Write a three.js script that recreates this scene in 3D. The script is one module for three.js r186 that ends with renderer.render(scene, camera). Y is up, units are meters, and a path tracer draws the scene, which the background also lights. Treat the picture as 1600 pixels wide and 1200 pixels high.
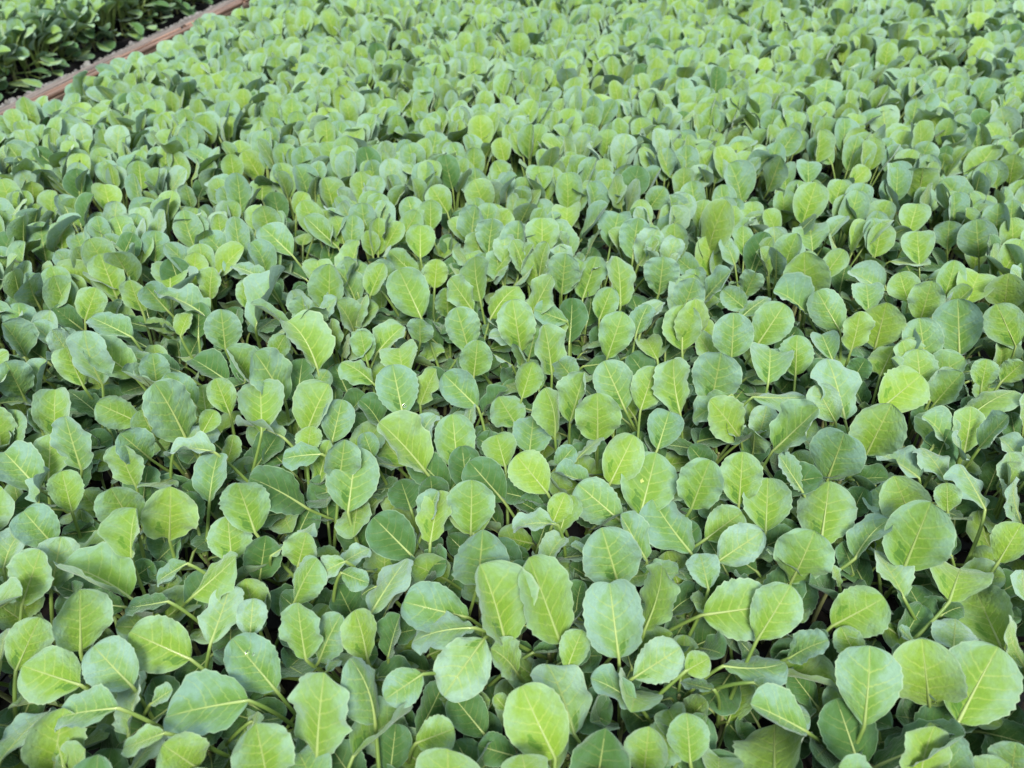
import * as THREE from 'three';
import { mergeGeometries } from 'three/addons/utils/BufferGeometryUtils.js';
import { createNoise2D } from 'simplex-noise';

// ---------------------------------------------------------------- camera, sky, sun, exposure
const scene = new THREE.Scene();
const camera = new THREE.PerspectiveCamera(54.5, 4 / 3, 0.02, 400);
camera.position.set(0, 0.5, 0);
camera.rotation.set(THREE.MathUtils.degToRad(-42), 0, 0);
camera.focus = 0.56;
camera.userData.fStop = 9;
camera.updateMatrixWorld();

const renderer = new THREE.WebGLRenderer({ antialias: true });
renderer.toneMapping = THREE.LinearToneMapping;
renderer.toneMappingExposure = 4.75;
renderer.shadowMap.enabled = true;

const SKY = [0.88, 0.985, 1.08];
{
  const w = 64, h = 128, d = new Float32Array(w * h * 4);
  for (let y = 0; y < h; y++) {
    const el = ((y + 0.5) / h - 0.5) * Math.PI;                    // row 0 is straight down
    const b = el < 0 ? 0.1 : 0.47 * (1 + 1.2 * Math.sin(el)) / 2.2;
    for (let x = 0; x < w; x++) d.set([b * SKY[0], b * SKY[1], b * SKY[2], 1], (y * w + x) * 4);
  }
  const t = new THREE.DataTexture(d, w, h, THREE.RGBAFormat, THREE.FloatType);
  t.mapping = THREE.EquirectangularReflectionMapping;
  t.magFilter = t.minFilter = THREE.LinearFilter;
  t.needsUpdate = true;
  scene.background = t; scene.environment = t;
}
const sun = new THREE.DirectionalLight(new THREE.Color().setRGB(1, 0.95, 0.86), 1.5);
sun.position.set(0.1, 3.5, 2.0);
sun.target.position.set(0, 0, -0.8);
sun.castShadow = true; sun.shadow.radius = 34;
sun.shadow.mapSize.set(2048, 2048);
Object.assign(sun.shadow.camera, { left: -2, right: 2, top: 2, bottom: -2, near: 0.5, far: 12 });
scene.add(sun, sun.target);
// ---------------------------------------------------------------- helpers
let seed = 20240611;
const rnd = () => { seed = (seed + 0x6D2B79F5) | 0; let t = Math.imul(seed ^ (seed >>> 15), 1 | seed); t = (t + Math.imul(t ^ (t >>> 7), 61 | t)) ^ t; return ((t ^ (t >>> 14)) >>> 0) / 4294967296; };
const rr = (a, b) => a + (b - a) * rnd();
const gauss = () => Math.sqrt(-2 * Math.log(1 - rnd())) * Math.cos(6.283185 * rnd());
const clamp = (x, a, b) => Math.min(b, Math.max(a, x));
const sstep = (a, b, x) => { const t = clamp((x - a) / (b - a), 0, 1); return t * t * (3 - 2 * t); };
const noise2 = createNoise2D(rnd);
const fbm = (x, y, n = 4) => { let v = 0, a = 0.5, f = 1; for (let i = 0; i < n; i++) { v += a * noise2(x * f + 17 * i, y * f - 9 * i); a *= 0.5; f *= 2.03; } return v; };
const V = (x, y, z) => new THREE.Vector3(x, y, z);
const UP = V(0, 1, 0);
const used = new Map();
const numbered = (n) => { const k = used.get(n) || 0; used.set(n, k + 1); return k ? `${n}_${String(k).padStart(3, '0')}` : n; };
const ORD = ['first', 'second', 'third', 'fourth', 'fifth', 'sixth', 'seventh', 'eighth', 'ninth', 'tenth', 'eleventh', 'twelfth', 'thirteenth', 'fourteenth', 'fifteenth', 'sixteenth', 'seventeenth', 'eighteenth', 'nineteenth'];
const TENS = ['', '', 'twenty', 'thirty', 'forty', 'fifty'], TENTHS = ['', '', 'twentieth', 'thirtieth', 'fortieth', 'fiftieth'];
const ordinal = (n) => n < 20 ? ORD[n - 1] : n % 10 ? `${TENS[n / 10 | 0]}-${ORD[n % 10 - 1]}` : TENTHS[n / 10];
function tag(o, label, category, group, kind) { Object.assign(o.userData, { label, category }); if (group) o.userData.group = group; if (kind) o.userData.kind = kind; return o; }
function mesh(name, geo, mat, parent) { const m = new THREE.Mesh(geo, mat); m.name = parent === scene ? numbered(name) : name; m.castShadow = m.receiveShadow = true; parent.add(m); return m; }
function dataTex(n, fn, srgb, m = n) {
  const d = new Uint8Array(n * m * 4);
  for (let y = 0; y < m; y++) for (let x = 0; x < n; x++) { const c = fn((x + 0.5) / n, (y + 0.5) / m); const i = (y * n + x) * 4; d[i] = clamp(c[0], 0, 255); d[i + 1] = clamp(c[1], 0, 255); d[i + 2] = clamp(c[2], 0, 255); d[i + 3] = 255; }
  const t = new THREE.DataTexture(d, n, m); t.magFilter = THREE.LinearFilter; t.minFilter = THREE.LinearMipmapLinearFilter; t.generateMipmaps = true;
  t.wrapS = t.wrapT = THREE.RepeatWrapping; if (srgb) t.colorSpace = THREE.SRGBColorSpace; t.needsUpdate = true; return t;
}

// ---------------------------------------------------------------- leaf materials
// uv of a blade: u across from margin to margin, v from the petiole to the tip
function veinField(off) {
  const js = [];
  for (const side of [-1, 1]) for (let j = 0; j < 5; j++) js.push([side, 0.04 + 0.155 * j + off() * 0.06, 0.20 + off() * 0.05, 0.10 + off() * 0.05]);
  return (s, t) => {
    let best = 0; const a = Math.abs(s);
    for (const [side, t0, k1, k2] of js) {
      if (side * s < 0) continue;
      const d = Math.abs(t - (t0 + k1 * a + k2 * a * a + 0.012 * noise2(a * 5 + t0 * 40, side)));
      const wd = 0.0135 * (1 - 0.55 * a);
      best = Math.max(best, Math.exp(-d * d / (wd * wd)) * (1 - 0.75 * a));
    }
    return best;
  };
}
const TONES = [   // green flesh, waxy bloom, share of bloom, bare patch
  { green: [88, 121, 20], bloom: [107, 137, 107], amt: 0.56, bare: [52, 94, 6] },
  { green: [76, 112, 30], bloom: [100, 131, 112], amt: 0.66, bare: [44, 86, 10] },
  { green: [95, 126, 18], bloom: [110, 139, 98], amt: 0.54, bare: [66, 108, 6] },
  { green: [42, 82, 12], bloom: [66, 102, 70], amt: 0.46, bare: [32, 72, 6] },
  { green: [88, 121, 44], bloom: [112, 140, 122], amt: 0.78, bare: [62, 102, 22] },
];
const VEIN = [146, 160, 84];
const N = 384;
const leafMaps = [], bumpMaps = [];
for (let k = 0; k < 3; k++) {
  const vf = veinField(() => rnd() - 0.5);
  const ox = rr(0, 50), oy = rr(0, 50);
  bumpMaps.push({ vf, map: dataTex(N, (u, v) => {
    const s = u * 2 - 1, a = Math.abs(s);
    const q = 128 + 40 * fbm(ox + u * 9, oy + v * 9, 3) + 8 * fbm(ox + u * 40, oy + v * 40, 2) - 22 * vf(s, v) - 40 * Math.exp(-(s * s) / 0.0009) + 6 * a;
    return [q, q, q];
  }, false) });
}
TONES.forEach((T, ti) => {
  for (let k = 0; k < 2; k++) {
    const { vf, map } = bumpMaps[(ti + k * 2) % 3];
    const ox = rr(0, 90), oy = rr(0, 90), bare0 = rr(0.28, 0.42), bx = rr(-0.5, 0.5), by = rr(0.1, 0.35), dusty = ti === 1 || ti === 4 ? 1 : 0.35;
    const col = dataTex(N, (u, v) => {
      const s = u * 2 - 1, a = Math.abs(s);
      // wax bloom: mottled film, thinner where the blade is young round the midrib
      let b = T.amt + 0.42 * fbm(ox + u * 2.6, oy + v * 2.6, 4) + 0.75 * (sstep(0.15, 1, a + 0.25 * fbm(ox + u * 3, oy + 9 + v * 3, 3)) - 0.5);
      b += 0.65 * (v + 0.22 * fbm(ox + 40 + u * 3, oy + v * 3, 3) - 0.5);
      b += 0.05 * fbm(ox + u * 22, oy + v * 22, 2);
      // patches where the wax is rubbed off, with a crisp uneven outline
      const pd = Math.hypot((s - bx) * 1.1, (v - by) * 1.6) + 0.34 * fbm(ox + u * 4, oy + 33 + v * 4, 4);
      const bare = k === 1 ? 1 - sstep(bare0 - 0.22, bare0 - 0.12, pd) : 0;
      b = clamp(b, 0, 1);
      const n1 = 1 + 0.05 * fbm(ox + u * 14, oy + v * 14, 3);
      const c = [0, 1, 2].map((i) => (T.green[i] * (1 - b) + T.bloom[i] * b) * n1);
      for (let i = 0; i < 3; i++) c[i] += (T.bare[i] - c[i]) * bare * 0.8;
      // veins and the cork-pale margin
      const ve = 0.58 * vf(s, v) + 0.5 * Math.exp(-(s * s) / 0.0016);
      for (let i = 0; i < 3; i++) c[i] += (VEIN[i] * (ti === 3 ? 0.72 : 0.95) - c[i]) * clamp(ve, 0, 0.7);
      const rim = sstep(0.94, 0.98, a) * 0.6;
      for (let i = 0; i < 3; i++) c[i] += ([132, 152, 124][i] - c[i]) * rim;
      // specks of dust and peat splashed up by watering
      const sp = noise2(ox * 3 + u * 60, oy * 3 + v * 60) * 0.6 + 0.6 * noise2(ox + u * 5, oy + v * 5 + 70);
      if (sp > 0.72) { const q = dusty * sstep(0.72, 0.95, sp) * 0.45; for (let i = 0; i < 3; i++) c[i] += ([64, 78, 52][i] - c[i]) * q; }
      return c;
    }, true);
    leafMaps.push({ col, bump: map, tone: ti });
  }
});
const leafMats = TONES.map(() => []);
const TINTS = [[1, 1, 1], [0.88, 0.93, 0.92], [1.05, 1.04, 0.95]];
for (const { col, bump, tone } of leafMaps) for (const t of TINTS) leafMats[tone].push(new THREE.MeshPhysicalMaterial({
  map: col, bumpMap: bump, bumpScale: 0.0015, color: new THREE.Color().setRGB(...t), roughness: 1, transmission: 0.2, thickness: 0,
  clearcoat: 0.1, clearcoatRoughness: 0.5, sheen: 0.12, sheenRoughness: 0.55, sheenColor: new THREE.Color().setRGB(0.55, 0.85, 0.80), side: THREE.DoubleSide }));
const petioleMat = new THREE.MeshPhysicalMaterial({ color: 0xffffff, vertexColors: true, roughness: 0.6, clearcoat: 0.08 });   // green stalk, paler midrib
const petioleMats = [petioleMat, petioleMat.clone(), petioleMat.clone()];
petioleMats[1].color.setRGB(0.92, 0.95, 0.9); petioleMats[2].color.setRGB(0.8, 0.86, 0.75);
const stemMat = new THREE.MeshStandardMaterial({ color: new THREE.Color().setRGB(0.20, 0.22, 0.085), roughness: 0.75 });

// ---------------------------------------------------------------- leaf geometry (real metres)
function leafParams(tone) {
  const q = rnd(), o = {};
  o.peak = rr(0.50, 0.64); o.e1 = rr(0.55, 0.85); o.e2 = rr(0.44, 0.56); o.p2 = rr(1.9, 2.6);
  o.cup = q < 0.4 ? rr(-0.06, 0.22) : q < 0.78 ? rr(0.2, 0.6) : rr(-0.38, -0.08);
  o.bend = q < 0.6 ? rr(-0.45, 0.12) : q < 0.85 ? rr(-1.0, -0.3) : rr(0.1, 0.6);
  o.wave = rr(0.02, 0.085); o.wf = rr(1.2, 2.6); o.ph = [rr(0, 6.28), rr(0, 6.28)];
  o.twist = gauss() * 0.12;
  o.fold = rnd() < 0.28 ? rr(0.2, 0.55) * (rnd() < 0.5 ? -1 : 1) : 0;
  if (tone === 4) { o.bend -= 0.25; o.wave *= 1.4; }
  o.teeth = []; for (let k = 0; k < 2; k++) { const a = []; for (let i = 0; i < 40; i++) a.push(rnd()); o.teeth.push(a); }
  o.nt = Math.round(rr(7, 10.4)); o.ta = rr(0.05, 0.14); o.ruf = rr(0.006, 0.032); o.rf = rr(4, 6.5);
  o.lobe = rnd() < 0.4 ? rr(0.03, 0.09) : 0;
  return o;
}
const profile = (t, o) => {
  if (t <= 0 || t >= 1) return 0;
  if (t < o.peak) { const x = (o.peak - t) / o.peak; return Math.pow(1 - x * x, o.e1 + 0.12) + o.lobe * Math.exp(-Math.pow((t - 0.07) / 0.05, 2)); }
  const x = (t - o.peak) / (1 - o.peak); return Math.pow(1 - Math.pow(x, o.p2), o.e2);
};
function surface(o, L, w) {            // point and normal of the blade in its own frame: x across, y along, z the upper face
  const K = 24, ys = [0], zs = [0], th = [];
  for (let i = 0; i <= K; i++) th.push(o.bend * (Math.pow(i / K, 1.5) - 0.42));
  for (let i = 1; i <= K; i++) { const m = (th[i] + th[i - 1]) / 2; ys.push(ys[i - 1] + Math.cos(m) / K); zs.push(zs[i - 1] + Math.sin(m) / K); }
  return (s, t) => {
    const f = clamp(t, 0, 1) * K, i = Math.min(K - 1, Math.floor(f)), g = f - i;
    const y0 = ys[i] + (ys[i + 1] - ys[i]) * g, z0 = zs[i] + (zs[i + 1] - zs[i]) * g, a = th[i] + (th[i + 1] - th[i]) * g;
    const A = Math.abs(s), sd = s < 0 ? 0 : 1, pf = profile(t, o);
    const ti = t * o.nt, tk = Math.floor(ti), tf = ti - tk;
    const tooth = (0.25 + 0.75 * o.teeth[sd][tk % 40]) * Math.pow(1 - Math.abs(2 * Math.pow(tf, 1.4) - 1), 0.9) - 0.35;
    const hw = 0.5 * w * pf * (1 + o.ta * tooth * Math.pow(A, 6) * sstep(0.06, 0.2, t));
    let x = s * hw;
    let h = o.cup * 0.5 * w * pf * Math.pow(A, 1.7) + o.wave * w * Math.pow(A, 2.5) * Math.sin(6.283 * o.wf * t + o.ph[sd]) * Math.sqrt(pf) + o.ruf * w * Math.pow(A, 3) * Math.sin(6.283 * o.rf * t + 2 * o.ph[1 - sd]);
    if (o.fold && o.fold * s > 0) { const q = Math.abs(o.fold) * A; x *= 1 - 0.35 * q * A; h += 0.5 * w * pf * q * A; }
    h += o.twist * x * (t - 0.3);
    return [x, L * y0 - Math.sin(a) * h, L * z0 + Math.cos(a) * h];
  };
}
function bladeGeo(sf, M, nv, nu) {
  const P = [], U = [], I = [], v = V();
  for (let j = 0; j <= nv; j++) {
    const t = 0.5 - 0.5 * Math.cos(Math.PI * (0.012 + 0.976 * j / nv));
    for (let i = 0; i <= nu; i++) { const q = 2 * i / nu - 1, s = Math.sign(q) * Math.pow(Math.abs(q), 0.75); v.set(...sf(s, t)).applyMatrix4(M); P.push(v.x, v.y, v.z); U.push((s + 1) / 2, t); }
  }
  for (let j = 0; j < nv; j++) for (let i = 0; i < nu; i++) { const a = j * (nu + 1) + i, b = a + 1, c = a + nu + 1, d = c + 1; I.push(a, b, d, a, d, c); }
  const g = new THREE.BufferGeometry();
  g.setAttribute('position', new THREE.Float32BufferAttribute(P, 3)); g.setAttribute('uv', new THREE.Float32BufferAttribute(U, 2)); g.setIndex(I); g.computeVertexNormals(); return g;
}
function tube(pts, rad, m = 5, flat = 1) {           // a tapered tube through points, closed at both ends
  const P = [], U = [], I = [], n = pts.length, t = V(), a = V(), b = V(), ref = V(0.31, 0.2, 0.93);
  for (let i = 0; i < n; i++) {
    t.subVectors(pts[Math.min(n - 1, i + 1)], pts[Math.max(0, i - 1)]).normalize();
    a.crossVectors(t, Math.abs(t.dot(ref)) > 0.95 ? UP : ref).normalize(); b.crossVectors(t, a);
    for (let k = 0; k <= m; k++) { const f = 6.283185 * k / m, c = Math.cos(f) * rad[i], s = Math.sin(f) * rad[i] * flat; P.push(pts[i].x + a.x * c + b.x * s, pts[i].y + a.y * c + b.y * s, pts[i].z + a.z * c + b.z * s); U.push(k / m, i / n); }
  }
  for (let i = 0; i < n - 1; i++) for (let k = 0; k < m; k++) { const p = i * (m + 1) + k, q = p + m + 1; I.push(p, q, p + 1, p + 1, q, q + 1); }
  for (const [e, fl] of [[0, 0], [n - 1, 1]]) { const c = P.length / 3; P.push(pts[e].x, pts[e].y, pts[e].z); U.push(0.5, fl); for (let k = 0; k < m; k++) { const p = e * (m + 1) + k; fl ? I.push(c, p, p + 1) : I.push(c, p + 1, p); } }
  const g = new THREE.BufferGeometry();
  g.setAttribute('position', new THREE.Float32BufferAttribute(P, 3)); g.setAttribute('uv', new THREE.Float32BufferAttribute(U, 2)); g.setIndex(I); g.computeVertexNormals(); return g;
}
// a leaf from stem point A to blade base B, blade along unit axis a with upper face n
function leafGeos(A, B, a, n, L, w, tone, nv, nu, o = leafParams(tone)) {
  const X = V().crossVectors(a, n).normalize(), Z = V().crossVectors(X, a).normalize();
  const M = new THREE.Matrix4().makeBasis(X, a, Z).setPosition(B);
  const sf = surface(o, L, w);
  const blade = bladeGeo(sf, M, nv, nu);
  const d = A.distanceTo(B), a0 = V(...sf(0, 0.06)).sub(V(...sf(0, 0))).applyMatrix4(new THREE.Matrix4().makeBasis(X, a, Z)).normalize();
  const c1 = A.clone().lerp(B, 0.33).addScaledVector(UP, d * 0.06), c2 = B.clone().lerp(A, 0.3).lerp(B.clone().addScaledVector(a0, -d * 0.3), 0.28);
  const cur = new THREE.CubicBezierCurve3(A, c1, c2, B);
  const pts = [], rad = [], np = nv > 15 ? 9 : 3, nm = nv > 15 ? 8 : 2;
  for (let i = 0; i <= np; i++) { pts.push(cur.getPoint(i / np)); rad.push(0.00135 - 0.0003 * i / np); }
  const k = w / 0.03;
  for (let i = 1; i <= nm; i++) { const t = 0.84 * i / nm; pts.push(V(...sf(0, t)).applyMatrix4(M)); rad.push(Math.max(0.00022, (0.00105 - 0.0009 * Math.pow(i / nm, 0.6)) * k)); }
  const m = nv > 15 ? 6 : 3, petiole = tube(pts, rad, m), col = [];
  for (let i = 0; i < petiole.attributes.position.count; i++) { const r = Math.floor(i / (m + 1)); col.push(...(r <= np - 1 ? [0.115, 0.18, 0.035] : r <= np ? [0.17, 0.23, 0.06] : [0.21, 0.27, 0.085])); }
  petiole.setAttribute('color', new THREE.Float32BufferAttribute(col, 3));
  return { sf, M, blade, petiole };
}

// ---------------------------------------------------------------- setting
// the bed runs along S, the bamboo edge lies at E = -1.17; (E, S) to world
const sA = 0.309, cA = 0.951;
const ES = (e, s, y = 0) => V(cA * e + sA * s, y, sA * e - cA * s);
const BED_TURN = Math.atan2(-sA, cA);              // local x along E, local -z along S
const GROUND = -0.045;
{
  const gcol = dataTex(512, (u, v) => { const n = fbm(u * 6, v * 6, 5), f = fbm(u * 60, v * 60, 3), q = 118 + 26 * n + 26 * f; return [q, q * 0.965, q * 0.92]; }, true);
  const gb = dataTex(512, (u, v) => { const q = 128 + 70 * fbm(u * 30, v * 30, 4); return [q, q, q]; }, false);
  gcol.repeat.set(500, 500); gb.repeat.set(500, 500);
  const g = new THREE.PlaneGeometry(300, 300); g.rotateX(-Math.PI / 2);
  const m = mesh('ground', g, new THREE.MeshStandardMaterial({ map: gcol, bumpMap: gb, bumpScale: 0.006, roughness: 0.95 }), scene);
  m.position.y = GROUND; tag(m, 'grey dusty ground between the seedling beds', 'ground', null, 'structure');
}
// black plug trays, nine by eighteen round cells
const PITCH = 0.0285, TR = 9, TC = 18, TW = TC * PITCH + 0.006, TD = TR * PITCH + 0.004;
const blackPlastic = new THREE.MeshPhysicalMaterial({ color: new THREE.Color().setRGB(0.012, 0.012, 0.013), roughness: 0.85, specularIntensity: 0.4 });
const peatTex = dataTex(256, (u, v) => { const q = 30 + 22 * fbm(u * 24, v * 24, 4) + 14 * fbm(u * 90, v * 90, 2); return [q * 1.05, q * 0.86, q * 0.7]; }, true);
const peat = new THREE.MeshStandardMaterial({ map: peatTex, roughness: 1 });
const trayTop = (() => {
  const s = new THREE.Shape([[-TW / 2, -TD / 2], [TW / 2, -TD / 2], [TW / 2, TD / 2], [-TW / 2, TD / 2]].map((p) => new THREE.Vector2(...p)));
  for (let i = 0; i < TC; i++) for (let j = 0; j < TR; j++) { const h = new THREE.Path(); h.absarc((i - (TC - 1) / 2) * PITCH, (j - (TR - 1) / 2) * PITCH, 0.0116, 0, Math.PI * 2, true); s.holes.push(h); }
  const g = new THREE.ExtrudeGeometry(s, { depth: 0.004, bevelEnabled: false, curveSegments: 4 }); g.rotateX(-Math.PI / 2); g.translate(0, -0.004, 0); return g;
})();
const traySkirt = (() => {
  const out = [], hgt = -GROUND - 0.004;
  for (const [w, d, x, z] of [[TW, 0.0015, 0, TD / 2 - 0.00075], [TW, 0.0015, 0, -TD / 2 + 0.00075], [0.0015, TD - 0.003, TW / 2 - 0.00075, 0], [0.0015, TD - 0.003, -TW / 2 + 0.00075, 0]]) { const b = new THREE.BoxGeometry(w, hgt, d); b.translate(x, -0.004 - hgt / 2, z); out.push(b); }
  return mergeGeometries(out);
})();
const traySoil = (() => {
  const out = [];
  for (let i = 0; i < TC; i++) for (let j = 0; j < TR; j++) {
    const c = new THREE.CircleGeometry(0.0122, 9); c.rotateX(-Math.PI / 2); const p = c.attributes.position;
    for (let k = 0; k < p.count; k++) p.setY(k, rr(-0.0012, 0.0012) - 0.0055);
    c.translate((i - (TC - 1) / 2) * PITCH, 0, (j - (TR - 1) / 2) * PITCH); c.computeVertexNormals(); out.push(c);
  }
  return mergeGeometries(out);
})();
function tray(e, s, label) {
  const g = new THREE.Group(); g.name = numbered('plug_tray'); scene.add(g); g.position.copy(ES(e, s)); g.rotation.y = -Math.atan2(sA, cA);
  tag(g, label, 'plug tray', 'black plug trays under the seedlings');
  mesh('cell_deck', trayTop, blackPlastic, g); mesh('skirt', traySkirt, blackPlastic, g);
  const q = mesh('peat_plugs', traySoil, peat, g); q.userData.kind = 'stuff';
  return g;
}
const cells = [], BED_E = -0.935, ROWS = 8, COLS = 3;
for (let r = 0; r < ROWS; r++) for (let c = 0; c < COLS; c++) {
  const e = BED_E + (c + 0.5) * (TW + 0.002), s = -0.10 + (r + 0.5) * (TD + 0.002);
  tray(e, s, `black plug tray under the seedlings, ${ordinal(c + 1)} from bamboo poles, ${ordinal(r + 1)} row from bottom edge`);
  for (let i = 0; i < TC; i++) for (let j = 0; j < TR; j++) cells.push({ e: e + (i - (TC - 1) / 2) * PITCH + gauss() * 0.0015, s: s + (j - (TR - 1) / 2) * PITCH + gauss() * 0.0015, bed: 0 });
}
const NB_END = 1.70;
for (let r = 0; r < 5; r++) {
  const e = -1.25 - TW / 2, s = NB_END - (r + 0.5) * (TD + 0.002);
  tray(e, s, `black plug tray of the neighbouring bed beyond the poles, ${ordinal(r + 1)} from its far end`);
  for (let i = 0; i < TC; i++) for (let j = 0; j < TR; j++) cells.push({ e: e + (i - (TC - 1) / 2) * PITCH + gauss() * 0.002, s: s + (j - (TR - 1) / 2) * PITCH + gauss() * 0.002, bed: 1 });
}
for (const c of cells) { const p = ES(c.e, c.s); c.x = p.x; c.z = p.z; c.hs = c.bed ? rr(0.012, 0.028) : rr(0.032, 0.05); c.leaves = []; }

// the edge of the bed: a board on edge with bamboo laid along it, a weathered lath and a gravel strip
const woodTex = (r, g, b, v) => dataTex(256, (u, w) => { const q = 1 + v * fbm(u * 3, w * 46, 4) + 0.12 * fbm(u * 30, w * 90, 2) + 0.1 * fbm(u * 2.2, w * 3, 3); return [r * q, g * q, b * q]; }, true);
function beam(name, e, y, we, hy, s0, s1, mat, label, cat) {
  const g = new THREE.BoxGeometry(we, hy, s1 - s0, 2, 1, 40), p = g.attributes.position, uv = g.attributes.uv;
  for (let i = 0; i < p.count; i++) { const z = p.getZ(i); p.setX(i, p.getX(i) + 0.003 * noise2(z * 2, e * 9)); uv.setXY(i, z * 2, uv.getY(i) * 0.15 + p.getX(i) * 3); }
  g.computeVertexNormals();
  const m = mesh(name, g, mat, scene); m.position.copy(ES(e, (s0 + s1) / 2, y)); m.rotation.y = -Math.atan2(sA, cA); return tag(m, label, cat);
}
const greyWood = new THREE.MeshStandardMaterial({ map: woodTex(86, 77, 72, 0.6), roughness: 0.9 });
const brownWood = new THREE.MeshStandardMaterial({ map: woodTex(84, 68, 56, 0.4), roughness: 0.85 });
const bambooMat = new THREE.MeshPhysicalMaterial({ map: woodTex(98, 74, 60, 0.9), roughness: 0.5, clearcoat: 0.15, clearcoatRoughness: 0.4 });
beam('edging_board', -1.089, (GROUND + 0.037) / 2, 0.026, -GROUND + 0.037, -0.1, 2.3, brownWood, 'brown board on edge under the bamboo poles', 'board');
beam('weathered_lath', -1.118, (GROUND + 0.038) / 2, 0.014, -GROUND + 0.038, -0.1, 2.3, greyWood, 'weathered grey lath beside the bamboo poles', 'lath');
function bamboo(e, y, r, s0, s1, label) {
  const pts = [], rad = [], n = 120, node = 0.19;
  for (let i = 0; i <= n; i++) { const f = s0 + (s1 - s0) * i / n, d = Math.abs(((f + e * 3) % node + node) % node - node / 2); pts.push(V(0.003 * noise2(f * 1.3, e * 40), 0.0006 * noise2(f * 3, e * 30), -(f - (s0 + s1) / 2))); rad.push(r * (1 + 0.16 * Math.exp(-Math.pow(d / 0.004, 2))) * (1 - 0.08 * i / n)); }
  const g = tube(pts, rad, 9), p = g.attributes.position, uv = g.attributes.uv; for (let i = 0; i < p.count; i++) uv.setXY(i, p.getZ(i) * 2, uv.getX(i) * 0.4);
  const m = mesh('bamboo_pole', g, bambooMat, scene); m.position.copy(ES(e, (s0 + s1) / 2, y)); m.rotation.y = -Math.atan2(sA, cA);
  return tag(m, label, 'pole', 'bamboo poles along the bed edge');
}
bamboo(-1.081, 0.0410, 0.0042, 0.1, 1.46, 'nearer bamboo pole along the bed edge, next to the seedlings');
bamboo(-1.0835, 0.0405, 0.0038, 1.475, 2.3, 'farther bamboo pole along the bed edge, next to the seedlings');
bamboo(-1.0925, 0.0408, 0.0038, 0.1, 1.27, 'nearer bamboo pole along the bed edge, next to the grey lath');
bamboo(-1.0920, 0.0411, 0.0042, 1.283, 2.25, 'farther bamboo pole along the bed edge, next to the grey lath');
const ridge = (e) => e > -1.15 ? 0.027 : GROUND + (0.027 - GROUND) * (1 - sstep(0, 1, (-1.15 - e) / 0.085));
{
  const g = new THREE.PlaneGeometry(0.135, 2.4, 26, 300), p = g.attributes.position, uv = g.attributes.uv; g.rotateX(-Math.PI / 2);
  for (let i = 0; i < p.count; i++) { const e = -1.1935 + p.getX(i), s = 1.1 - p.getZ(i); p.setY(i, ridge(e) + 0.006 * fbm(e * 30, s * 30, 4) - (e < -1.235 ? 0.006 : 0)); uv.setXY(i, e * 2, s * 2); }
  g.computeVertexNormals();
  const col = dataTex(512, (u, v) => { const n = fbm(u * 8, v * 8, 5), f = fbm(u * 70, v * 70, 3), q = 84 + 40 * n + 34 * f; return [q, q * 0.965, q * 0.92]; }, true);
  const m = mesh('path', g, new THREE.MeshStandardMaterial({ map: col, roughness: 1 }), scene); m.position.copy(ES(-1.1935, 1.1, 0)); m.rotation.y = -Math.atan2(sA, cA);
  tag(m, 'crusted grey soil ridge between the two beds', 'path', null, 'structure');
}
{
  const base = new THREE.IcosahedronGeometry(1, 0), p = base.attributes.position;
  const k = 3600, im = new THREE.InstancedMesh(base, new THREE.MeshStandardMaterial({ color: 0xffffff, roughness: 0.95 }), k), M = new THREE.Matrix4(), q = new THREE.Quaternion();
  for (let i = 0; i < k; i++) {
    const e = rr(-1.21, -1.128), r = rr(0.0012, 0.0042) * (rnd() < 0.06 ? 1.8 : 1), at = ES(e, rr(0, 2.3), ridge(e) + r * 0.25);
    M.compose(at, q.setFromEuler(new THREE.Euler(rr(0, 6), rr(0, 6), rr(0, 6))), V(r * rr(0.7, 1.3), r * rr(0.5, 0.9), r)); im.setMatrixAt(i, M);
    const c = rr(0.06, 0.16); im.setColorAt(i, new THREE.Color().setRGB(c, c * rr(0.92, 0.98), c * rr(0.84, 0.95)));
  }
  im.name = 'gravel'; im.castShadow = im.receiveShadow = true; scene.add(im); tag(im, 'grey gravel strip between the two seedling beds', 'gravel', null, 'stuff');
}

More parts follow.
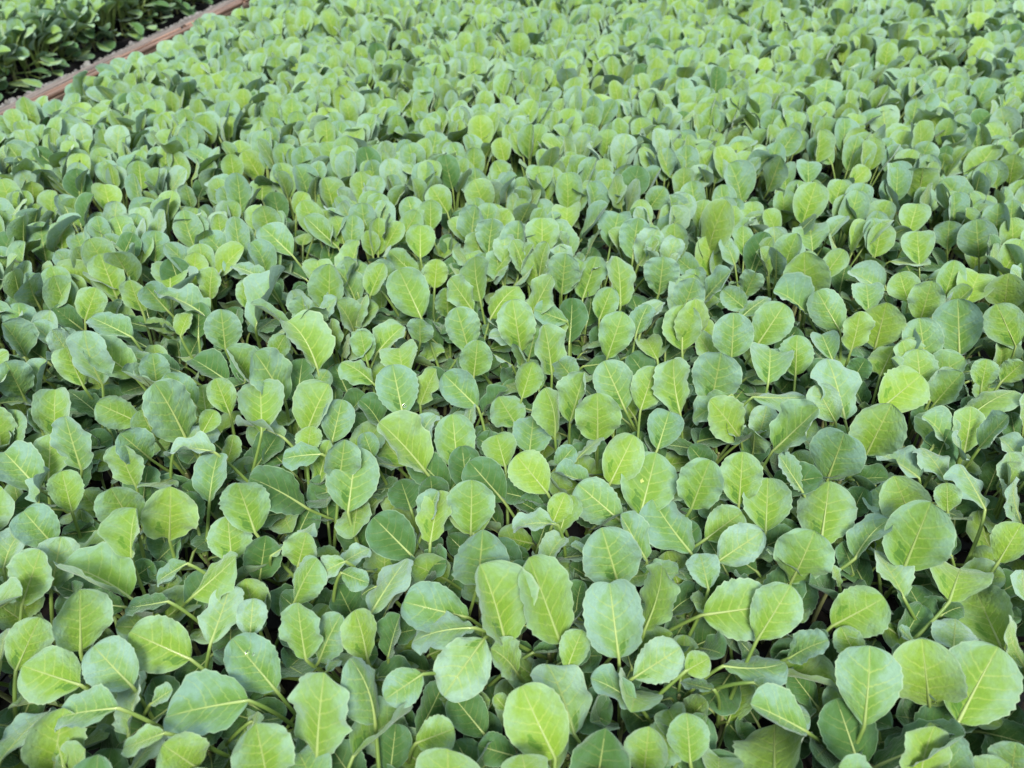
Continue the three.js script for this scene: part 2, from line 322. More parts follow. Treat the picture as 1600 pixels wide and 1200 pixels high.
// ---------------------------------------------------------------- seedlings
// leaf blades of the canopy, millimetres: base x y z, tip x y z, width, roll about the axis in degrees, tone
const BLADES = [
  [-33,78,-139,-32,115,-155,35,-1,0], [-98,87,-141,-116,80,-167,28,4,1], [136,86,-146,153,62,-190,44,-24,2], [107,85,-147,115,69,-169,25,-8,0], [9,82,-148,5,111,-154,25,-21,2], [-127,86,-150,-130,120,-166,31,17,0],
  [45,76,-152,48,114,-166,31,0,3], [265,79,-154,261,104,-163,23,-61,1], [-165,88,-156,-178,111,-159,25,-17,2], [-203,81,-156,-200,72,-181,22,-32,4], [70,81,-156,72,104,-171,24,-5,0], [-268,92,-157,-265,75,-192,32,-24,4],
  [-236,88,-157,-251,96,-179,23,-33,0], [95,84,-160,93,104,-178,23,-10,0], [23,88,-161,5,104,-194,34,-19,2], [-104,86,-162,-99,123,-191,39,-21,0], [-85,85,-163,-59,76,-192,33,-26,0], [192,67,-164,186,80,-197,31,-15,3],
  [201,64,-165,233,110,-164,42,-27,3], [-181,105,-167,-203,98,-162,19,32,0], [3,72,-168,-19,75,-173,18,-26,3], [-52,83,-171,-31,92,-175,20,29,0], [93,83,-171,90,75,-193,20,-17,0], [-209,86,-174,-212,83,-208,28,-43,4],
  [34,86,-174,20,86,-215,35,18,4], [160,88,-175,129,101,-184,29,7,1], [-75,88,-179,-89,119,-202,34,42,1], [-210,105,-180,-243,100,-177,28,17,1], [195,83,-180,203,108,-216,35,-12,1], [245,88,-180,275,108,-214,40,-3,0],
  [-15,68,-181,-35,79,-200,24,-15,3], [-148,75,-186,-133,65,-193,15,-17,3], [-144,99,-187,-191,89,-182,40,11,1], [-202,88,-190,-189,95,-195,12,-4,1], [-3,81,-190,-10,86,-196,10,-18,2], [71,83,-192,44,96,-201,26,23,1],
  [240,76,-195,230,115,-217,38,-46,2], [135,97,-198,168,81,-186,32,-22,1], [-216,88,-200,-242,99,-219,28,-9,4], [-136,82,-201,-161,104,-221,28,-3,1], [-50,101,-201,-70,98,-188,21,-29,1], [-247,86,-202,-283,91,-211,32,-15,0],
  [117,80,-202,101,72,-211,16,29,1], [99,95,-206,115,91,-216,16,19,2], [70,84,-207,98,97,-219,25,17,4], [-107,88,-209,-101,86,-218,10,-7,4], [-292,81,-213,-286,93,-241,25,37,0], [32,82,-213,42,94,-232,19,0,0],
  [123,87,-213,161,86,-216,32,-32,1], [-85,86,-217,-92,111,-235,26,39,2], [162,88,-217,181,107,-218,22,-15,1], [63,86,-218,59,110,-256,35,-12,4], [206,82,-218,199,89,-237,18,-42,0], [-122,83,-219,-126,111,-240,29,-26,0],
  [-115,80,-219,-101,103,-237,26,-7,1], [-253,91,-220,-248,126,-239,34,49,0], [-306,78,-220,-311,81,-240,16,-39,4], [-193,78,-222,-225,99,-228,32,-22,0], [261,89,-223,276,81,-247,25,-18,4], [-16,99,-224,-39,88,-194,32,-17,4],
  [144,94,-225,165,118,-248,29,7,0], [-179,89,-226,-177,93,-263,31,-25,4], [238,90,-226,229,97,-232,10,-3,1], [-4,88,-227,-19,128,-255,42,23,0], [-76,69,-228,-68,91,-244,23,-28,3], [-156,91,-229,-156,103,-248,18,13,4],
  [298,77,-229,303,74,-270,34,-39,2], [29,83,-230,10,126,-261,42,15,2], [-22,98,-231,-60,88,-227,32,23,4], [79,93,-232,88,127,-255,35,-44,2], [13,65,-233,29,63,-235,13,-23,3], [196,85,-240,222,108,-245,30,30,2],
  [-27,84,-246,-67,94,-251,32,-32,1], [117,87,-246,159,102,-244,37,31,0], [-87,87,-247,-68,92,-284,35,-33,4], [265,70,-249,263,69,-279,25,5,3], [-213,91,-253,-239,87,-251,21,22,3], [272,75,-253,287,78,-257,13,-10,3],
  [272,89,-254,300,74,-288,37,-10,2], [323,86,-254,327,93,-275,18,30,4], [-308,83,-255,-295,111,-277,31,13,0], [41,72,-255,45,90,-269,19,-28,3], [-137,84,-256,-121,108,-273,27,0,0], [246,87,-258,240,86,-294,30,18,4],
  [-241,86,-259,-286,98,-274,40,22,0], [-203,83,-261,-174,104,-277,32,-5,2], [124,89,-263,123,90,-289,22,-9,4], [-262,68,-264,-303,78,-275,35,24,3], [-106,103,-266,-90,93,-265,16,0,1], [-296,81,-267,-294,101,-295,27,34,4],
  [68,86,-268,56,121,-287,38,-24,1], [-22,85,-269,-18,127,-281,36,24,1], [211,82,-269,205,93,-278,12,21,0], [-88,81,-270,-98,75,-266,10,-2,3], [-104,106,-272,-120,98,-267,16,-8,4], [180,83,-272,188,124,-283,36,8,0],
  [-208,95,-278,-228,85,-271,19,11,1], [255,85,-280,262,133,-297,42,-19,0], [-257,68,-282,-240,76,-291,17,43,3], [-111,89,-282,-95,86,-296,18,-9,4], [133,91,-282,161,110,-292,28,24,4], [-334,82,-283,-333,84,-314,26,-6,4],
  [-140,85,-283,-132,109,-292,25,43,0], [-247,92,-284,-242,119,-304,28,-16,2], [-170,66,-285,-163,95,-300,25,37,3], [22,83,-285,36,90,-303,19,-21,4], [-184,86,-286,-194,93,-318,29,10,0], [321,83,-287,334,106,-302,24,-6,2],
  [-158,89,-288,-137,86,-317,29,-42,4], [226,86,-288,252,102,-308,30,-43,1], [232,65,-290,223,82,-304,20,-3,3], [90,78,-292,72,104,-310,30,11,1], [48,81,-295,39,81,-302,9,18,4], [120,81,-296,99,89,-336,37,6,1],
  [-307,87,-299,-323,109,-310,26,-9,1], [-68,69,-301,-95,90,-319,31,-28,3], [-55,84,-302,-49,98,-336,30,-32,2], [209,83,-303,229,88,-353,40,-15,0], [30,101,-304,0,93,-305,26,23,4], [-233,82,-306,-224,123,-319,35,55,2],
  [-26,85,-307,-32,93,-349,35,0,2], [132,81,-307,156,98,-317,25,30,0], [-174,87,-308,-181,124,-321,32,-5,0], [-28,85,-309,-27,117,-329,33,0,0], [32,81,-310,42,93,-336,25,-25,2], [-258,83,-314,-262,124,-316,32,-18,0],
  [175,80,-314,182,96,-349,33,-12,0], [28,87,-316,37,100,-332,19,16,2], [76,85,-318,46,100,-340,32,-29,1], [272,85,-318,263,82,-351,28,-42,1], [-60,79,-321,-51,99,-335,22,-17,1], [326,92,-324,322,98,-360,30,20,4],
  [274,89,-324,254,123,-329,32,-80,0], [303,87,-326,301,104,-338,18,-35,0], [90,82,-327,104,104,-366,40,4,0], [-308,84,-328,-315,106,-347,22,16,2], [-328,93,-328,-328,100,-353,22,-44,4], [125,88,-328,134,125,-340,31,7,0],
  [-117,76,-334,-112,107,-369,38,16,1], [160,85,-334,161,117,-355,29,-13,0], [-214,85,-336,-213,100,-369,29,-15,1], [25,92,-338,3,110,-358,29,-33,2], [-148,73,-340,-181,109,-338,40,-1,3], [-73,71,-340,-84,71,-369,26,-8,3],
  [-338,87,-346,-366,106,-366,32,-6,1], [-59,72,-347,-58,99,-349,23,51,3], [-6,71,-348,-32,92,-369,31,-27,3], [70,91,-348,87,117,-371,29,21,2], [210,81,-350,192,103,-365,26,10,1], [-124,90,-352,-117,122,-362,28,38,1],
  [-274,80,-354,-281,112,-367,28,-32,0], [57,83,-354,31,93,-357,23,16,1], [316,84,-355,309,87,-387,27,7,4], [-339,82,-357,-344,101,-388,30,-6,0], [297,85,-358,278,76,-394,34,22,4], [233,78,-362,233,125,-365,39,-34,1],
  [-63,84,-364,-95,124,-377,42,8,2], [-214,104,-366,-249,100,-365,29,31,4], [-318,84,-367,-322,123,-384,35,-24,1], [-138,100,-368,-167,96,-367,24,-4,1], [32,81,-370,46,97,-378,19,8,1], [-268,90,-373,-278,121,-369,27,-58,1],
  [-41,77,-374,-45,107,-403,31,2,0], [385,78,-375,380,79,-405,25,3,4], [-5,76,-377,-12,84,-403,27,-11,2], [-153,89,-378,-154,94,-403,21,17,2], [-104,85,-378,-111,99,-391,16,-6,1], [49,84,-378,69,93,-392,21,-38,4],
  [194,91,-379,217,134,-381,41,-4,0], [267,85,-382,274,130,-390,38,2,0], [-253,90,-383,-231,83,-411,30,-6,4], [13,82,-384,17,85,-422,31,8,1], [-72,85,-384,-58,99,-411,28,-23,4], [151,67,-385,135,85,-391,21,-51,3],
  [320,84,-389,346,80,-427,39,-3,2], [-269,89,-391,-276,115,-399,23,-3,0], [65,89,-393,63,127,-405,35,-10,2], [112,78,-393,124,91,-422,28,4,1], [-249,86,-395,-262,136,-406,42,17,1], [-190,94,-396,-198,108,-435,36,17,0],
  [-236,92,-397,-228,102,-412,16,41,2], [-175,87,-397,-212,91,-405,31,40,4], [-139,81,-398,-132,104,-422,25,28,1], [33,86,-399,24,121,-418,34,28,2], [-361,89,-401,-365,110,-405,18,28,1], [-355,83,-404,-355,110,-429,29,25,0],
  [397,88,-408,394,111,-422,22,4,4], [-161,80,-409,-142,113,-430,35,5,0], [45,91,-409,55,128,-426,35,-25,0], [-34,81,-410,-31,93,-429,19,-50,4], [3,87,-411,-11,86,-445,30,-18,0], [357,86,-417,398,102,-434,38,-28,0],
  [256,83,-418,242,102,-442,25,-45,4], [264,83,-420,257,109,-465,42,14,4], [-298,79,-422,-324,100,-422,28,-44,0], [133,88,-422,126,128,-443,37,13,0], [170,107,-424,144,81,-422,30,5,1], [-106,71,-425,-122,95,-432,25,-3,3],
  [-225,84,-426,-235,108,-442,22,5,0], [-87,82,-426,-97,107,-460,35,-4,1], [-27,91,-426,-54,113,-442,30,-37,1], [102,88,-426,113,116,-447,28,9,0], [-407,92,-430,-397,73,-448,23,9,1], [296,86,-431,331,102,-453,38,18,2],
  [91,83,-432,74,112,-459,34,-30,1], [-255,85,-435,-275,110,-445,28,-25,1], [160,85,-435,162,132,-445,39,-11,1], [-336,70,-436,-366,85,-453,30,27,3], [-184,85,-440,-201,130,-448,40,2,1], [8,88,-440,17,111,-459,24,20,2],
  [-75,79,-442,-61,106,-456,28,-16,2], [-83,68,-443,-56,69,-458,26,-34,3], [196,86,-444,241,84,-447,37,-17,4], [-400,84,-447,-400,121,-449,30,45,1], [-179,73,-450,-177,95,-482,32,-29,3], [385,89,-453,388,108,-466,20,-22,0],
  [-391,78,-455,-383,104,-471,26,-3,1], [-353,88,-455,-360,120,-467,26,12,0], [-214,90,-455,-227,125,-459,31,-4,0], [-338,88,-457,-340,135,-470,40,-21,4], [-167,76,-460,-155,89,-474,18,42,1], [-115,86,-460,-143,97,-475,27,1,0],
  [213,85,-461,224,90,-502,36,-4,1], [-90,90,-463,-98,90,-502,34,-2,0], [55,82,-464,38,105,-467,23,-63,1], [33,92,-465,26,131,-482,35,23,0], [-32,88,-466,-28,120,-476,28,27,0], [413,80,-469,423,101,-470,20,44,0],
  [-163,89,-473,-192,118,-506,42,22,0], [241,81,-476,242,109,-498,28,-21,0], [291,74,-476,298,96,-481,20,16,3], [314,80,-477,333,90,-505,30,1,2], [-247,68,-483,-279,81,-498,32,-1,3], [354,84,-484,348,116,-511,32,-33,1],
  [-309,87,-486,-348,96,-498,35,8,1], [-289,75,-488,-327,84,-499,33,18,3], [275,87,-489,274,91,-520,24,-27,1], [188,89,-490,187,124,-508,35,-11,1], [401,74,-490,389,54,-506,23,-16,3], [-417,90,-491,-421,126,-491,30,-3,1],
  [-125,84,-491,-130,107,-505,22,-10,0], [82,87,-492,95,120,-515,31,15,0], [387,87,-496,380,129,-521,40,-45,1], [-209,81,-498,-201,90,-521,20,41,0], [127,80,-498,122,78,-529,24,-28,2], [294,89,-500,295,123,-511,29,14,2],
  [-249,88,-502,-247,124,-513,31,27,1], [149,85,-505,149,117,-529,34,-17,0], [-38,84,-506,-48,119,-522,33,-20,1], [-119,81,-506,-97,93,-529,28,5,0], [440,89,-506,426,114,-535,34,-51,0], [450,80,-512,437,79,-548,31,-1,4],
  [-333,93,-513,-370,105,-526,33,11,1], [154,79,-513,158,126,-527,40,44,2], [322,81,-513,319,127,-518,39,-63,2], [-81,86,-514,-79,113,-514,25,74,1], [217,83,-514,238,117,-530,34,24,0], [-411,84,-515,-404,111,-529,25,13,4],
  [9,83,-520,-21,83,-529,26,6,4], [-438,86,-523,-446,104,-550,28,19,1], [-328,70,-524,-358,83,-538,29,18,3], [38,82,-524,36,79,-561,31,-10,2], [114,86,-524,136,106,-548,31,-37,4], [111,87,-525,123,105,-546,25,-22,1],
  [-299,82,-529,-294,93,-548,18,3,2], [294,88,-529,275,113,-556,31,-43,1], [-82,94,-540,-101,132,-562,37,-26,0], [50,89,-541,20,102,-542,27,-13,1], [-235,81,-542,-212,114,-590,42,-15,4], [372,89,-544,372,126,-552,30,-32,0],
  [-390,88,-545,-381,109,-567,26,47,0], [-279,87,-549,-326,101,-566,42,23,1], [210,86,-550,237,99,-565,27,-20,1], [16,83,-552,36,125,-562,39,-2,0], [81,82,-554,92,107,-569,24,18,0], [329,89,-556,336,97,-589,28,-13,1],
  [275,83,-556,240,104,-569,35,-4,1], [-20,80,-558,8,99,-584,35,4,2], [-36,88,-558,-56,120,-565,32,-9,0], [-320,86,-561,-332,115,-561,26,-50,1], [-60,78,-562,-61,110,-565,26,5,0], [219,85,-565,198,97,-580,22,-50,1],
  [-347,82,-566,-349,115,-570,27,-34,0], [-247,84,-566,-247,108,-582,22,15,0], [371,90,-570,368,105,-597,28,-37,0], [426,88,-570,446,102,-600,34,-1,2], [464,84,-571,450,123,-569,34,-129,2], [103,81,-575,100,113,-613,41,30,0],
  [-30,85,-578,-34,128,-589,37,32,0], [279,85,-583,267,134,-587,43,-82,2], [183,81,-583,202,117,-581,34,16,1], [140,88,-586,140,127,-591,34,-10,1], [68,81,-588,82,109,-619,37,-19,0], [-413,82,-590,-433,96,-606,25,-10,2],
  [180,86,-591,178,97,-615,21,-25,1], [-293,77,-593,-286,106,-605,26,11,0], [225,80,-593,228,110,-589,23,117,1], [358,84,-594,336,88,-626,32,-5,4], [-126,84,-595,-160,89,-604,29,9,1], [-332,83,-600,-343,90,-639,34,10,0],
  [-238,91,-604,-272,100,-616,31,17,1], [-188,81,-606,-196,90,-641,31,5,0], [-144,86,-606,-161,103,-612,19,-44,0], [-76,80,-607,-73,104,-622,24,14,2], [-442,65,-611,-477,69,-618,30,4,3], [-116,81,-613,-134,102,-622,23,-46,1],
  [412,83,-618,443,82,-620,25,12,4], [413,84,-643,418,103,-677,32,-24,0], [166,88,-645,161,124,-656,30,-39,0], [-364,83,-649,-360,112,-664,27,37,1], [-224,88,-653,-256,109,-675,36,-18,1], [-94,84,-655,-95,105,-685,32,3,2],
  [31,85,-658,31,112,-689,35,-1,0], [272,83,-658,268,109,-675,26,-28,4], [482,82,-659,467,122,-668,36,-87,1], [-461,91,-660,-458,115,-675,23,33,0], [-298,82,-662,-285,105,-681,24,52,0], [203,82,-664,212,144,-666,42,20,2],
  [13,79,-668,-9,99,-680,27,-42,1], [312,85,-668,321,90,-711,37,-20,1], [102,87,-671,114,103,-713,37,6,1], [-302,92,-675,-303,117,-688,22,7,0], [458,80,-678,451,111,-684,28,-77,1], [330,91,-681,350,108,-698,25,-24,4],
  [-43,82,-684,-37,125,-691,36,6,1], [-18,86,-693,-2,116,-697,27,20,2], [513,89,-693,505,123,-701,29,-76,1], [75,83,-695,99,123,-695,38,10,1], [-345,83,-698,-337,108,-716,27,47,0], [-213,82,-701,-197,104,-717,25,45,0],
  [57,85,-702,61,97,-737,32,2,2], [426,85,-703,440,104,-732,32,-16,0], [-277,84,-710,-274,103,-732,24,-23,0], [-104,88,-713,-113,112,-733,29,-21,1], [314,89,-715,323,130,-731,36,5,0], [-89,79,-717,-88,109,-732,26,12,0],
  [261,81,-721,266,98,-748,26,-10,0], [-405,77,-732,-387,105,-733,26,102,0], [-486,88,-733,-470,113,-730,25,115,0], [47,76,-737,24,92,-757,28,-5,1], [-239,87,-739,-228,107,-753,21,48,2], [151,92,-742,166,118,-743,26,67,1],
  [-447,84,-745,-459,106,-774,31,9,2], [-72,86,-745,-89,113,-755,29,-40,0], [-560,85,-750,-558,109,-764,25,30,4], [-29,83,-750,-42,122,-755,34,-53,0], [510,87,-750,479,114,-769,36,-68,1], [207,81,-754,202,108,-777,29,-32,1],
  [-360,86,-755,-359,115,-756,23,23,1], [364,86,-761,374,107,-782,28,3,0], [-540,89,-763,-533,114,-765,23,96,2], [576,80,-764,581,105,-787,27,-30,0], [383,84,-767,398,102,-769,19,49,0], [463,87,-771,452,129,-768,38,-128,0],
  [263,83,-772,242,127,-783,41,-25,1], [-312,92,-773,-348,103,-786,33,-2,1], [-288,83,-780,-294,92,-815,30,14,0], [32,89,-785,32,103,-824,34,7,0], [448,83,-788,435,118,-794,31,-93,0], [159,82,-791,169,119,-789,31,40,1],
  [-432,87,-798,-431,116,-812,27,25,0], [-398,82,-801,-403,109,-809,24,-4,1], [322,84,-802,324,97,-839,30,-25,1], [-324,93,-806,-324,123,-815,25,20,2], [572,83,-809,556,110,-822,28,-43,1], [303,78,-809,307,124,-806,38,62,1],
  [349,87,-810,356,99,-845,30,-14,1], [70,88,-812,88,120,-810,30,38,0], [134,79,-812,133,112,-812,27,-75,1], [401,87,-813,419,102,-823,23,32,2], [-3,80,-815,-20,108,-828,27,-46,0], [589,86,-815,581,121,-818,30,-111,0],
  [109,81,-819,108,109,-833,24,-11,0], [547,83,-827,582,114,-858,42,-12,0], [-366,82,-862,-401,98,-879,35,6,1], [-9,88,-868,-16,114,-879,24,-31,2], [-83,80,-872,-79,110,-882,25,25,2], [185,84,-872,210,108,-897,34,-9,0],
  [331,91,-876,348,123,-883,32,47,1], [508,88,-882,495,132,-887,38,-44,2], [269,86,-883,305,101,-900,34,-4,1], [454,84,-890,466,96,-933,38,-18,1], [118,82,-891,120,115,-904,28,0,0], [394,84,-913,388,127,-911,36,-87,0],
  [481,84,-919,512,102,-937,33,3,0], [171,80,-931,165,112,-945,29,-25,0], [-147,88,-934,-146,122,-932,28,165,0], [567,88,-936,543,111,-960,33,-65,2], [648,86,-940,627,124,-949,36,-80,4], [489,88,-942,492,113,-981,38,-26,4],
  [-245,87,-965,-247,105,-995,28,10,2], [-415,90,-971,-406,126,-970,30,65,0], [-128,86,-980,-113,122,-980,32,39,2], [-47,79,-983,-81,103,-989,32,-63,0], [539,91,-989,569,118,-1015,39,-23,1], [126,92,-995,116,114,-1019,28,9,2],
  [371,86,-1001,389,109,-1025,31,-21,1], [-462,93,-1003,-455,124,-1002,26,79,0], [-11,82,-1004,-12,108,-1031,31,44,0], [64,83,-1006,70,105,-1029,27,-32,0], [-159,85,-1008,-168,96,-1045,32,-11,2], [623,83,-1008,617,105,-1032,27,-8,1],
  [41,88,-1015,40,120,-1012,26,-119,1], [-39,79,-1026,-36,113,-1039,28,12,0], [434,86,-1031,448,113,-1076,45,-9,1], [259,82,-1034,279,108,-1061,35,-21,1], [520,88,-1035,533,99,-1080,40,-18,2], [85,87,-1053,91,115,-1081,33,-31,0],
  [152,88,-1056,167,113,-1082,32,-39,1], [237,82,-1071,228,118,-1069,30,-77,2], [657,84,-1084,690,105,-1105,36,-12,1], [579,81,-1134,612,95,-1150,32,7,1], [42,83,-1158,44,115,-1156,28,127,0], [383,88,-1171,396,104,-1196,26,10,2],
  [541,89,-1173,534,110,-1208,34,-47,0], [351,86,-1199,347,105,-1229,30,-24,2], [720,90,-1206,743,120,-1232,37,15,2], [654,80,-1236,661,108,-1276,40,-23,0], [613,79,-1251,610,111,-1262,29,-33,2], [801,90,-1366,815,112,-1401,37,-8,2],
  [727,81,-1377,744,102,-1417,39,-16,2], [594,85,-1436,603,115,-1472,39,-12,0],
];
// drops: base of the blade they lie on (mm), place across and along it, radius
const DROPS = [
  [-87, -423, 0.25, 0.18, 1.5, 'clear water drop near the base of a blue-green leaf, mid-bed'],
  [359, -418, -0.4, 0.18, 1.4, 'clear water drop on a leaning leaf by the right-hand photo edge'],
  [-136, -200, 0.1, 0.7, 1.1, 'larger of two water drops on a speckled blue-green leaf'],
  [-136, -200, 0.22, 0.62, 0.8, 'smaller of two water drops on a speckled blue-green leaf'],
  [235, -191, 0.35, 0.1, 1.3, 'clear water drop low on a large lime-green leaf'],
];
const SCAR = [89, -324];
const blades = BLADES.map(([bx, by, bz, tx, ty, tz, w, roll, tone]) => {
  const B = V(bx, by, bz).divideScalar(1000), T = V(tx, ty, tz).divideScalar(1000), a = V().subVectors(T, B), L = a.length(); a.divideScalar(L);
  const r = UP.clone().addScaledVector(a, -a.y).normalize(), f = roll * Math.PI / 180;
  const n = r.clone().multiplyScalar(Math.cos(f)).addScaledVector(V().crossVectors(a, r), Math.sin(f));
  return { B, a, n, L, w: w / 1000, tone, mid: B.clone().lerp(T, 0.5), T };
});
const main = cells.filter((c) => !c.bed);
for (const b of blades) {           // each blade belongs to the plant whose stem stands behind its petiole
  const h = V(b.a.x, 0, b.a.z), hl = h.length(); if (hl > 1e-4) h.divideScalar(hl);
  const px = b.B.x - h.x * (0.010 + 0.014 * hl), pz = b.B.z - h.z * (0.010 + 0.014 * hl);
  let best = null, bd = 1e9;
  for (const c of main) { const d = Math.hypot(c.x - px, c.z - pz) + 0.018 * c.leaves.length + (c.leaves.length > 3 ? 1 : 0); if (d < bd) { bd = d; best = c; } }
  b.B.y = Math.max(b.B.y, best.hs + 0.012); best.leaves.push({ ...b, traced: true });
}
const near = (c, list, d) => list.some((b) => Math.hypot(b.mid.x - c.x, b.mid.z - c.z) < d);
const LIGHTWARD = Math.atan2(-0.9, 0.1);
function randomLeaf(c, az, age, low, size) {          // age 0 young and upright ... 1 old and spreading
  const pet = low ? rr(0.004, 0.030) : rr(0.036, 0.052) * (0.85 + 0.15 * age) * c.tall;
  const t1 = THREE.MathUtils.degToRad(low ? rr(25, 60) : 8 + 20 * age + gauss() * 5);
  const t2 = t1 + THREE.MathUtils.degToRad(low ? rr(0, 40) : rr(4, 28) + 16 * age * rnd());
  const ox = Math.cos(az), oz = Math.sin(az);
  const B = V(c.x + ox * Math.sin(t1) * pet, c.hs + Math.cos(t1) * pet, c.z + oz * Math.sin(t1) * pet);
  const a = V(ox * Math.sin(t2), Math.cos(t2), oz * Math.sin(t2));
  const r = UP.clone().addScaledVector(a, -a.y).normalize(), f = gauss() * 0.35;
  const out = V(-ox, 0, -oz); if (r.dot(UP) < 0.3) r.lerp(out.addScaledVector(a, -out.dot(a)).normalize(), 0.5).normalize();
  const n = r.clone().multiplyScalar(Math.cos(f)).addScaledVector(V().crossVectors(a, r), Math.sin(f)).normalize();
  const w = (low ? rr(0.019, 0.029) : rr(0.022, 0.033)) * size, q = rnd();
  const tone = low ? (q < 0.72 ? 3 : q < 0.92 ? 0 : 2) : q < 0.48 ? 0 : q < 0.76 ? 1 : q < 0.84 ? 2 : q < 0.86 ? 3 : 4;  // low leaves mostly deep green: thinner bloom, plus canopy shade put into their colour
  return { B, a, n, L: w * rr(1.12, 1.45), w, tone };
}
for (const c of cells) {
  const rim = c.bed ? c.e + 1.25 > -0.07 : c.e - BED_E < 0.09;
  c.tall = rim ? (c.bed ? 0.95 : 0.8) : 1;
  const traced = c.leaves.length, sheltered = !c.bed && near(c, blades, 0.026);
  const full = !traced && !sheltered;
  c.full = full; c.traced = traced;
  if (!full && !traced) c.hs *= 0.6;
  let want = full && c.bed ? Math.round(rr(5, 7)) : full ? Math.round(rr(3.7, 5)) : Math.max(1, Math.round(rr(3.4, 5)) - traced);
  let az = rr(0, 6.28);
  for (let i = 0; i < want; i++) {
    az += 2.4 + gauss() * 0.2;
    let A = az; if (full && rnd() < 0.66) A = LIGHTWARD + gauss() * 0.75;
    if (c.bed && rim && rnd() < 0.6) A = Math.atan2(sA, cA) + gauss() * 0.7;
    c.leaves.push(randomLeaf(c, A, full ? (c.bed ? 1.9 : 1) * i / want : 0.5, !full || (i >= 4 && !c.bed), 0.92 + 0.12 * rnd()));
  }
}
for (const c of cells) if (c.bed && c.e + 1.25 > -0.045) for (let i = 0; i < 3; i++) {      // outer leaves flop over the rim of the tray
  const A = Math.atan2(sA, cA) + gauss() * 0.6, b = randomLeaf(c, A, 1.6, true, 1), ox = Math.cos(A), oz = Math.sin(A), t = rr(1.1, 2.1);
  b.B.set(c.x + ox * rr(0.012, 0.035), rr(0.0, 0.05), c.z + oz * 0.03); b.a.set(ox * Math.sin(t), Math.cos(t), oz * Math.sin(t)); b.n.set(ox * 0.5, 0.85, oz * 0.5).addScaledVector(b.a, -b.n.dot(b.a)).normalize(); c.leaves.push(b);
}
// what shows: plants of the canopy inside the frame, the nearest 300 as things
const view = new THREE.Matrix4().multiplyMatrices(camera.projectionMatrix, camera.matrixWorldInverse);
const eye = camera.position;
for (const c of main) {
  c.dist = Math.hypot(c.x - eye.x, 0.09 - eye.y, c.z - eye.z);
  c.seen = c.leaves.some((b) => { if (!b.traced && !c.full) return false; const p = b.B.clone().addScaledVector(b.a, b.L * 0.6).applyMatrix4(view); return Math.abs(p.x) < 0.985 && Math.abs(p.y) < 0.985; });
}
const single = main.filter((c) => c.seen).sort((a, b) => a.dist - b.dist).slice(0, 300);
const isSingle = new Set(single);
// rows of the 300 by how far from the front edge they stand, counted from the left within each row
const rows = []; for (const c of single) { const r = Math.floor((-0.10 - c.z) / 0.045); (rows[Math.max(0, r)] ||= []).push(c); }
const realRows = rows.filter(Boolean); realRows.forEach((r, i) => { r.sort((a, b) => a.x - b.x); r.forEach((c, k) => { c.row = i + 1; c.col = k + 1; }); });
const TONE_WORD = ['mid-green', 'blue-green', 'lime-green', 'deep-green', 'pale-waxy'], COUNT = ['no', 'one', 'two', 'three', 'four', 'five', 'six'];
const pick = (a) => a[Math.floor(rnd() * a.length) % a.length];
function stemGeo(c, seg) {
  const pts = [], rad = [], bx = gauss() * 0.002, bz = gauss() * 0.002, top = c.hs + 0.006;
  for (let i = 0; i <= seg; i++) { const f = i / seg; pts.push(V(bx * Math.sin(f * 3.1), -0.006 + (top + 0.006) * f, bz * Math.sin(f * 3.1))); rad.push(0.0017 - 0.0004 * f); }
  return tube(pts, rad, 6);
}
const marks = [];
for (const c of single) {
  const g = new THREE.Group(); g.name = numbered('brassica_seedling'); g.position.set(c.x, 0, c.z); scene.add(g);
  const big = c.leaves.slice().sort((a, b) => b.w * b.L - a.w * a.L)[0];
  tag(g, `${TONE_WORD[big.tone]} seedling with ${COUNT[Math.min(6, c.leaves.length)]} ${big.a.y > 0.7 ? 'upright' : big.a.y > 0.3 ? 'leaning' : 'spreading'} leaves, ${ordinal(c.col)} from left in ${ordinal(c.row)} row from bottom edge`, 'seedling', 'seedlings of the large bed');
  mesh('stem', stemGeo(c, 5), stemMat, g);
  for (const b of c.leaves) {
    const A = V(gauss() * 0.0006, c.hs - rr(0, 0.012), gauss() * 0.0006), B = b.B.clone().sub(g.position);
    const { blade, petiole, sf, M } = leafGeos(A, B, b.a, b.n, b.L, b.w, b.tone, 28, 8);
    if (b.traced) marks.push({ b, sf, M: M.clone().premultiply(new THREE.Matrix4().makeTranslation(c.x, 0, c.z)), base: b.B });
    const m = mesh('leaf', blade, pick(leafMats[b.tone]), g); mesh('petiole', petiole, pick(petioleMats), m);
    if (b.traced) marks[marks.length - 1].leaf = m;
  }
}
// the rest of the two beds: too many to count, one mass
const mass = new THREE.Group(); mass.name = 'seedlings_foliage'; scene.add(mass);
tag(mass, 'dense mass of green seedlings filling the far part of both beds', 'seedlings', null, 'stuff');
const store = new Map(), put = (mat, g) => { if (!store.has(mat)) store.set(mat, []); store.get(mat).push(g); };
const shapes = []; for (let i = 0; i < 60; i++) { const o = leafParams(i % 5); o.wave *= 0.55; o.ruf *= 0.5; o.cup *= 0.8; shapes.push(o); }
for (const c of cells) if (!isSingle.has(c)) {
  const pv = V(c.x, 0.08, c.z).applyMatrix4(view); if (Math.abs(pv.x) > 1.3 || pv.y < -1.35 || pv.y > 1.25) continue;
  const sg = stemGeo(c, 2); sg.translate(c.x, 0, c.z); put(stemMat, sg);
  for (const [li, b] of c.leaves.entries()) {
    if (c.full && !c.bed && li >= 4 && c.dist > 1) continue;
    const A = V(c.x, c.hs - rr(0, 0.01), c.z);
    const { blade, petiole } = leafGeos(A, b.B, b.a, b.n, b.L, b.w, b.tone, c.dist < 1.1 && b.w > 0.02 ? 12 : b.w < 0.024 ? 6 : 8, 4, pick(shapes));
    put(pick(leafMats[b.tone]), blade); put(petioleMats[0], petiole);
  }
}
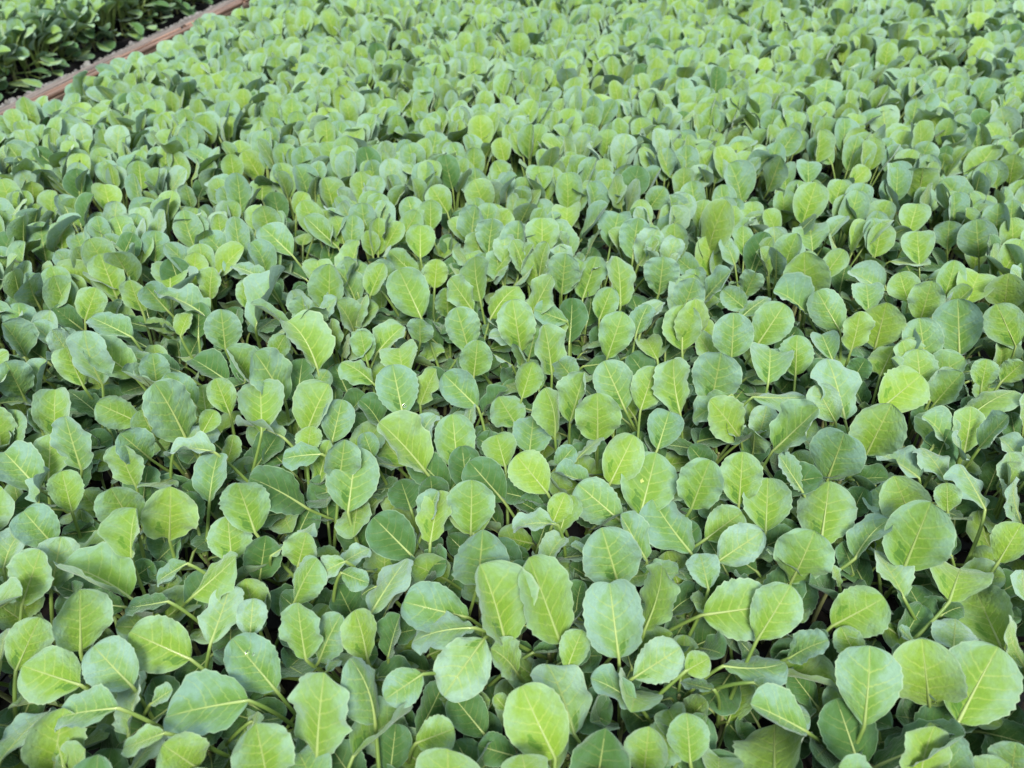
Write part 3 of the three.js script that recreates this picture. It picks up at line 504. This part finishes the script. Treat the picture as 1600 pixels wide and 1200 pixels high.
for (const [mat, list] of store) { const m = mesh(mat === stemMat ? 'stems' : mat === petioleMats[0] ? 'petioles' : 'leaves', mergeGeometries(list), mat, mass); m.userData.kind = 'stuff'; }
// water left from the last watering, and one chewed spot
const onBlade = (x, z, s, t, lift) => { const k = marks.reduce((p, q) => Math.hypot(q.base.x - x, q.base.z - z) < Math.hypot(p.base.x - x, p.base.z - z) ? q : p); const at = (a, c) => V(...k.sf(a, c)).applyMatrix4(k.M); const p = at(s, t), n = V().crossVectors(at(s + 0.1, t).sub(p), at(s, t + 0.1).sub(p)).normalize(); return { k, p: p.addScaledVector(n, lift), n }; };
const waterMat = new THREE.MeshPhysicalMaterial({ color: 0xffffff, roughness: 0.02, transmission: 1, thickness: 0.003, ior: 1.33 });
DROPS.forEach(([x, z, s, t, r, label]) => {
  const { p, n } = onBlade(x / 1000, z / 1000, s, t, 0.0002);
  const g = new THREE.SphereGeometry(r / 1000, 16, 10); g.scale(1, 0.62, 1);
  const m = mesh('water_drop', g, waterMat, scene); m.position.copy(p).addScaledVector(n, r / 1000 * 0.4); m.quaternion.setFromUnitVectors(UP, n); tag(m, label, 'water drop', 'water drops on the leaves');
});
{
  const { k, p, n } = onBlade(SCAR[0] / 1000, SCAR[1] / 1000, -0.25, 0.5, 0.0003), s = new THREE.Shape();
  for (let i = 0; i < 11; i++) { const f = i / 11 * 6.283, r = 0.0014 * (0.6 + 0.7 * rnd()); i ? s.lineTo(r * Math.cos(f), r * 1.3 * Math.sin(f)) : s.moveTo(r, 0); }
  const g = new THREE.ExtrudeGeometry(s, { depth: 0.0003, bevelEnabled: false }), m = mesh('chewed_spot', g, new THREE.MeshStandardMaterial({ color: new THREE.Color().setRGB(0.24, 0.28, 0.07), roughness: 0.8 }), k.leaf);
  m.quaternion.setFromUnitVectors(V(0, 0, 1), n); m.position.copy(k.leaf.parent.worldToLocal(p.clone()));
}
console.log('blades', blades.length, 'single', single.length, 'rows', realRows.length, 'leaves', single.reduce((n, c) => n + c.leaves.length, 0), 'cells', cells.length, 'mean dist', single[299].dist);
let tris = 0; scene.traverse((o) => { if (o.isMesh && !o.isInstancedMesh) tris += (o.geometry.index ? o.geometry.index.count : o.geometry.attributes.position.count) / 3; }); console.log('triangles', tris);

renderer.render(scene, camera);
